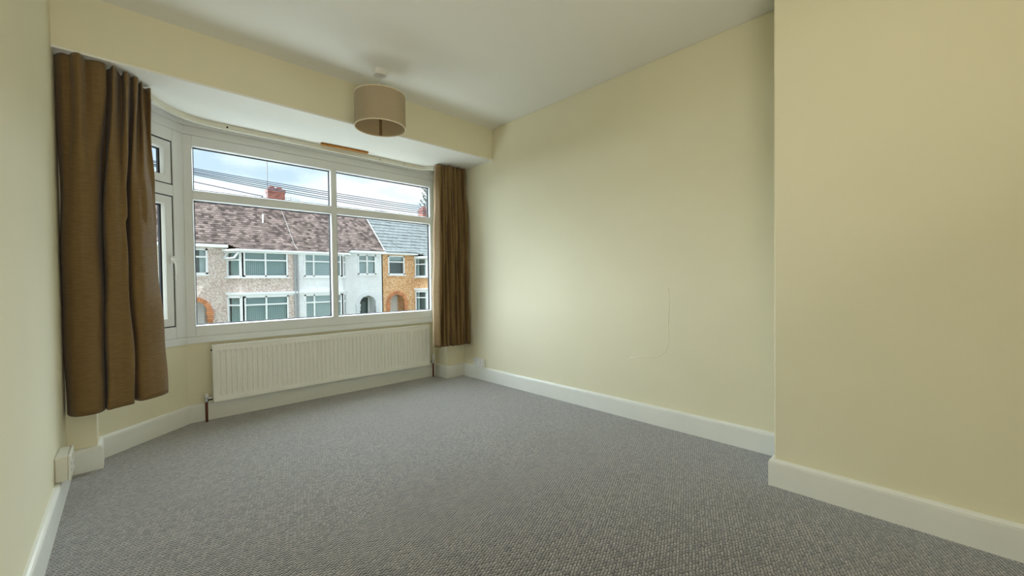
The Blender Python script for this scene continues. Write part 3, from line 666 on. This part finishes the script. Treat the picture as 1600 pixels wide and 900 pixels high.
socket('wall_socket', (XR, 3.195, HB-.002), R(-90), 'white double socket on the right wall beside the narrow curtain', .147, .086, .030, 'plastic')
socket('wall_socket', (XL-.002, 2.73, HB+.002), R(90), 'boxy white surface socket on the left wall below the long curtain', .17, .108, .040, 'plastic2')

# ---------------------------------------------------------------- pendant lamp
LX_, LY_ = 1.31, 2.671
lamp = empty('pendant_lamp', (LX_, LY_, H)); tag(lamp, 'ceiling pendant with beige fabric drum shade', 'lamp')
MB().lathe([(0,0),(.050,0),(.052,-.006),(.048,-.030),(.040,-.038),(.012,-.040),(0,-.040)], n=28).build('ceiling_rose', 'plastic', lamp, smooth=True).modifiers.new('e', 'EDGE_SPLIT').split_angle = R(35)
MB().tube([(0,0,-.038),(0,0,-.30)], .0035, 8).build('flex', 'plastic', lamp, smooth=True)
zt, zb_, rs = 2.272-H, 2.055-H, .169
sh = MB().lathe([(rs,zb_),(rs,zt),(rs-.002,zt),(rs-.002,zb_)], n=72, close=True).build('lamp_shade', 'shade', lamp, smooth=True); sh.modifiers.new('e', 'EDGE_SPLIT').split_angle = R(40)
MB().lathe([(rs-.0022,zb_+.003),(rs-.0022,zt-.003)], n=72).build('lining', 'shadein', sh, smooth=True)
for z_ in (zb_, zt):
    MB().lathe([(rs+.0015,z_-.003),(rs+.0015,z_+.004),(rs-.0045,z_+.004),(rs-.0045,z_-.003)], n=72, close=True).build('rim', 'rim', sh)
sa = math.atan2(LY_, LX_)
ss = MB(); a0_, a1_ = sa-.07, sa+.05
ss.add([((rs-.004)*math.cos(a), (rs-.004)*math.sin(a), z) for z in (zb_+.004, zt-.004) for a in (a0_, a1_)], [(0,1,3,2)]); ss.build('seam', 'seam', sh)
ft = MB(); ft.lathe([(.020,-.235),(.026,-.235),(.026,-.239),(.020,-.239)], n=24, close=True)
for k in range(3):
    a = sa+.6+k*2*math.pi/3; ft.tube([(.024*math.cos(a),.024*math.sin(a),-.237),((rs-.004)*math.cos(a),(rs-.004)*math.sin(a),zt+.004)], .0018, 6)
ft.build('shade_spider', 'plastic', sh)
lh = MB().lathe([(0,-.190),(.010,-.192),(.017,-.205),(.0185,-.235),(.023,-.237),(.023,-.242),(.0175,-.244),(.0175,-.268),(0,-.268)], n=24).build('lamp_holder', 'plastic', lamp, smooth=True); lh.modifiers.new('e', 'EDGE_SPLIT').split_angle = R(40)

# ---------------------------------------------------------------- curtain rail and bare batten
def crom(pts, n):
    """Catmull-Rom through pts (tuples), n samples per span"""
    P = [Vector(p) for p in pts]; P = [P[0]*2-P[1]]+P+[P[-1]*2-P[-2]]; out = []
    for i in range(1, len(P)-2):
        for k in range(n):
            t = k/n; a, b, c, d_ = P[i-1:i+3]
            out.append(0.5*((2*b)+(c-a)*t+(2*a-5*b+4*c-d_)*t*t+(3*b-a-3*c+d_)*t**3))
    out.append(P[-2]); return out
rp_ = crom([(.085,3.235),(.148,3.32),(.226,3.447),(.34,3.545),(.50,3.588),(1.0,3.59),(1.6,3.595),(2.05,3.60),(2.20,3.585),(2.275,3.50)], 8)
def ribbon(pts, th, z0, z1):
    mb = MB(); vs_ = []; n = len(pts)
    for i, p in enumerate(pts):
        t = (pts[min(i+1,n-1)]-pts[max(i-1,0)]).normalized(); q = Vector((t.y, -t.x))*th/2
        vs_ += [(p.x+q.x,p.y+q.y,z0),(p.x-q.x,p.y-q.y,z0),(p.x-q.x,p.y-q.y,z1),(p.x+q.x,p.y+q.y,z1)]
    fs = [(i*4+j, i*4+(j+1)%4, (i+1)*4+(j+1)%4, (i+1)*4+j) for i in range(n-1) for j in range(4)]+[(3,2,1,0), ((n-1)*4, (n-1)*4+1, (n-1)*4+2, (n-1)*4+3)]
    return mb.add(vs_, fs)
rail = tag(empty('curtain_rail', (1.2, 3.59, ZS)), 'cream curved curtain rail fixed under the bay soffit', 'curtain rail')
o = ribbon(rp_, .012, 2.118, ZS).build('track', 'rail', rail); o.location = (-1.2, -3.59, -ZS)
o = ribbon(rp_, .020, 2.112, 2.118).build('track_lip', 'rail', rail); o.location = (-1.2, -3.59, -ZS)
for x_, y_ in ((.573, 3.583), (.999, 3.583), (1.75, 3.589), (2.0, 3.592)):
    o = MB().lathe([(0,-.004),(.006,-.004),(.006,.003),(0,.003)], (x_, y_, 2.130), 10, 'y').build('fixing_screw', 'black' if x_ < .8 else 'chrome', rail); o.location = (-1.2, -3.59, -ZS)
bt = MB().box(-.195, .195, -.016, .016, -.017, 0).build('wooden_batten', 'wood', bevel=.001); bt.location = (1.405, 3.525, ZS); bt.rotation_euler = (0, 0, R(-3)); tag(bt, 'bare wooden strip fixed to the soffit above the rail', 'batten')

# ---------------------------------------------------------------- curtains
def curtain(name, levels, zs, label, lining_w=0, n=10, wob=0.004, seed=1, hem=None, pleat=None):
    """levels: list of plan control polylines (same length) at heights zs (top to bottom)"""
    root = tag(empty(name, (levels[-1][0][0], levels[-1][0][1], zs[-1])), label, 'curtain', 'curtains at the bay window')
    L = [crom(l, n) for l in levels]; m_ = len(L[0]); rnd_ = random.Random(seed); NR = 60
    ph = [rnd_.uniform(0, 6.28) for _ in range(8)]
    V = []
    for j in range(NR+1):
        t = j/NR; z = zs[0]+(zs[-1]-zs[0])*t
        k = 0
        while k < len(zs)-2 and z < zs[k+1]: k += 1
        q = (zs[k]-z)/(zs[k]-zs[k+1]); q = q*q*(3-2*q)
        for i in range(m_):
            p = L[k][i].lerp(L[k+1][i], q); s_ = i/(m_-1)
            w_ = wob*(math.sin(9*t+ph[0]+s_*17)+.6*math.sin(21*t+ph[1]-s_*11)+.5*math.sin(33*t*s_+ph[2]))
            tt = (L[k][min(i+1, m_-1)]-L[k][max(i-1, 0)]).normalized()
            px, py = p.x+tt.y*w_, p.y-tt.x*w_
            if pleat:
                a_ = pleat(s_)*max(0, 1-t/.16)**1.5
                px += tt.y*a_; py -= tt.x*a_
            zz = z+(hem(s_)*t if hem else 0)
            V.append((px-root.location.x, py-root.location.y, zz-root.location.z))
    Fs = [(j*m_+i, j*m_+i+1, (j+1)*m_+i+1, (j+1)*m_+i) for j in range(NR) for i in range(m_-1)]
    mb = MB(); mb.add(V, Fs); o = mb.build('drape', 'curtain', root, smooth=True, recalc=False)
    md = o.modifiers.new('thick', 'SOLIDIFY'); md.thickness = .005; md.offset = 0
    return root, V, m_, NR
topL = [(-.222,3.060),(-.195,3.010),(-.170,3.008),(-.152,2.962),(-.132,2.956),(-.118,3.012),(-.085,3.000),(-.050,3.006),(-.046,3.085),(-.028,3.060),(-.012,2.998),(.006,3.070),(.018,3.115),(.034,3.040),(.048,3.120),(.056,3.160),(.074,3.080),(.086,3.190),(.100,3.135),(.112,3.225),(.138,3.195)]
midL = [(-.222,3.105),(-.210,3.040),(-.185,3.000),(-.160,2.978),(-.138,2.972),(-.112,2.985),(-.090,3.010),(-.078,3.080),(-.070,3.190),(-.066,3.110),(-.052,3.010),(-.024,3.000),(.000,3.022),(.020,3.036),(.014,3.110),(.018,3.165),(.040,3.085),(.072,3.085),(.100,3.120),(.128,3.165),(.150,3.205)]
botL = [(-.222,3.115),(-.214,3.055),(-.192,3.012),(-.165,2.998),(-.135,2.994),(-.105,3.000),(-.086,3.035),(-.080,3.120),(-.082,3.195),(-.080,3.110),(-.068,3.012),(-.040,3.020),(-.010,3.032),(.030,3.044),(.034,3.090),(.028,3.150),(.056,3.078),(.090,3.078),(.125,3.108),(.156,3.142),(.180,3.178)]
rC, VL, mL, NL = curtain('window_curtain', [topL, midL, botL], [2.142, 1.35, .335], 'long brown slubbed curtain hanging by the left wall', n=9, seed=3, wob=.0035, hem=lambda s_: -.012+.022*s_)
# right curtain: close vertical folds
def foldsR(x0, x1, ridges, amp, y0, y1):
    # ridges: relative positions of the fold crests (towards the room); the valleys lie between them, deeper and narrower
    P = [(x0, y0+amp*.4)]
    for k, c in enumerate(ridges):
        x = x0+(x1-x0)*c; yb = y0+(y1-y0)*c; a_ = amp*(1+.35*math.sin(k*2.3+1)); w_ = .011
        P += [(x-w_, yb-a_*.75), (x, yb-a_), (x+w_, yb-a_*.7)]
        if k < len(ridges)-1:
            m_ = (c+ridges[k+1])/2; P.append((x0+(x1-x0)*m_, y0+(y1-y0)*m_+amp*(1+.3*math.cos(k*1.7))))
    P.append((x1, y1+amp*.3)); return P
rgT = [.05, .17, .27, .38, .50, .60, .71, .82, .93]; rgM = [.06, .19, .30, .40, .51, .60, .72, .83, .94]; rgB = [.05, .20, .33, .43, .53, .62, .73, .84, .94]
rC2, VR, mR, NRR = curtain('window_curtain', [foldsR(2.262, 2.578, rgT, .026, 3.420, 3.390), foldsR(2.232, 2.586, rgM, .046, 3.418, 3.388), foldsR(2.212, 2.590, rgB, .050, 3.415, 3.388)], [2.142, 1.4, .345],
     'narrow brown curtain gathered in tight folds against the right wall', n=6, seed=8, wob=.005)
# turned-back lining along the leading edge of the right-hand curtain
k_ = 0; lv = []
for j in range(NRR+1):
    p0 = Vector(VR[j*mR]); p1 = Vector(VR[j*mR+4])
    lv += [p0+Vector((-.004, -.001, 0)), p0+Vector((-.003, .022, 0)), p0+Vector((.012, .034, 0))]
lm = MB(); lm.add(lv, [(j*3+i, j*3+i+1, (j+1)*3+i+1, (j+1)*3+i) for j in range(NRR) for i in range(2)])
lm.build('lining', 'lining', rC2, smooth=True, recalc=False)
# raised plaster line on the alcove wall
pr2 = [(XR, 1.232, .93), (XR, 1.226, .80), (XR, 1.236, .68), (XR, 1.228, .58), (XR, 1.25, .51), (XR, 1.31, .46), (XR, 1.41, .452), (XR, 1.52, .43)]
wr = bpy.data.objects['wall_right']; MB().tube([(x+.0035, y, z) for x, y, z in pr2], .005, 8).build('plaster_ridge', 'cream', wr, smooth=True)
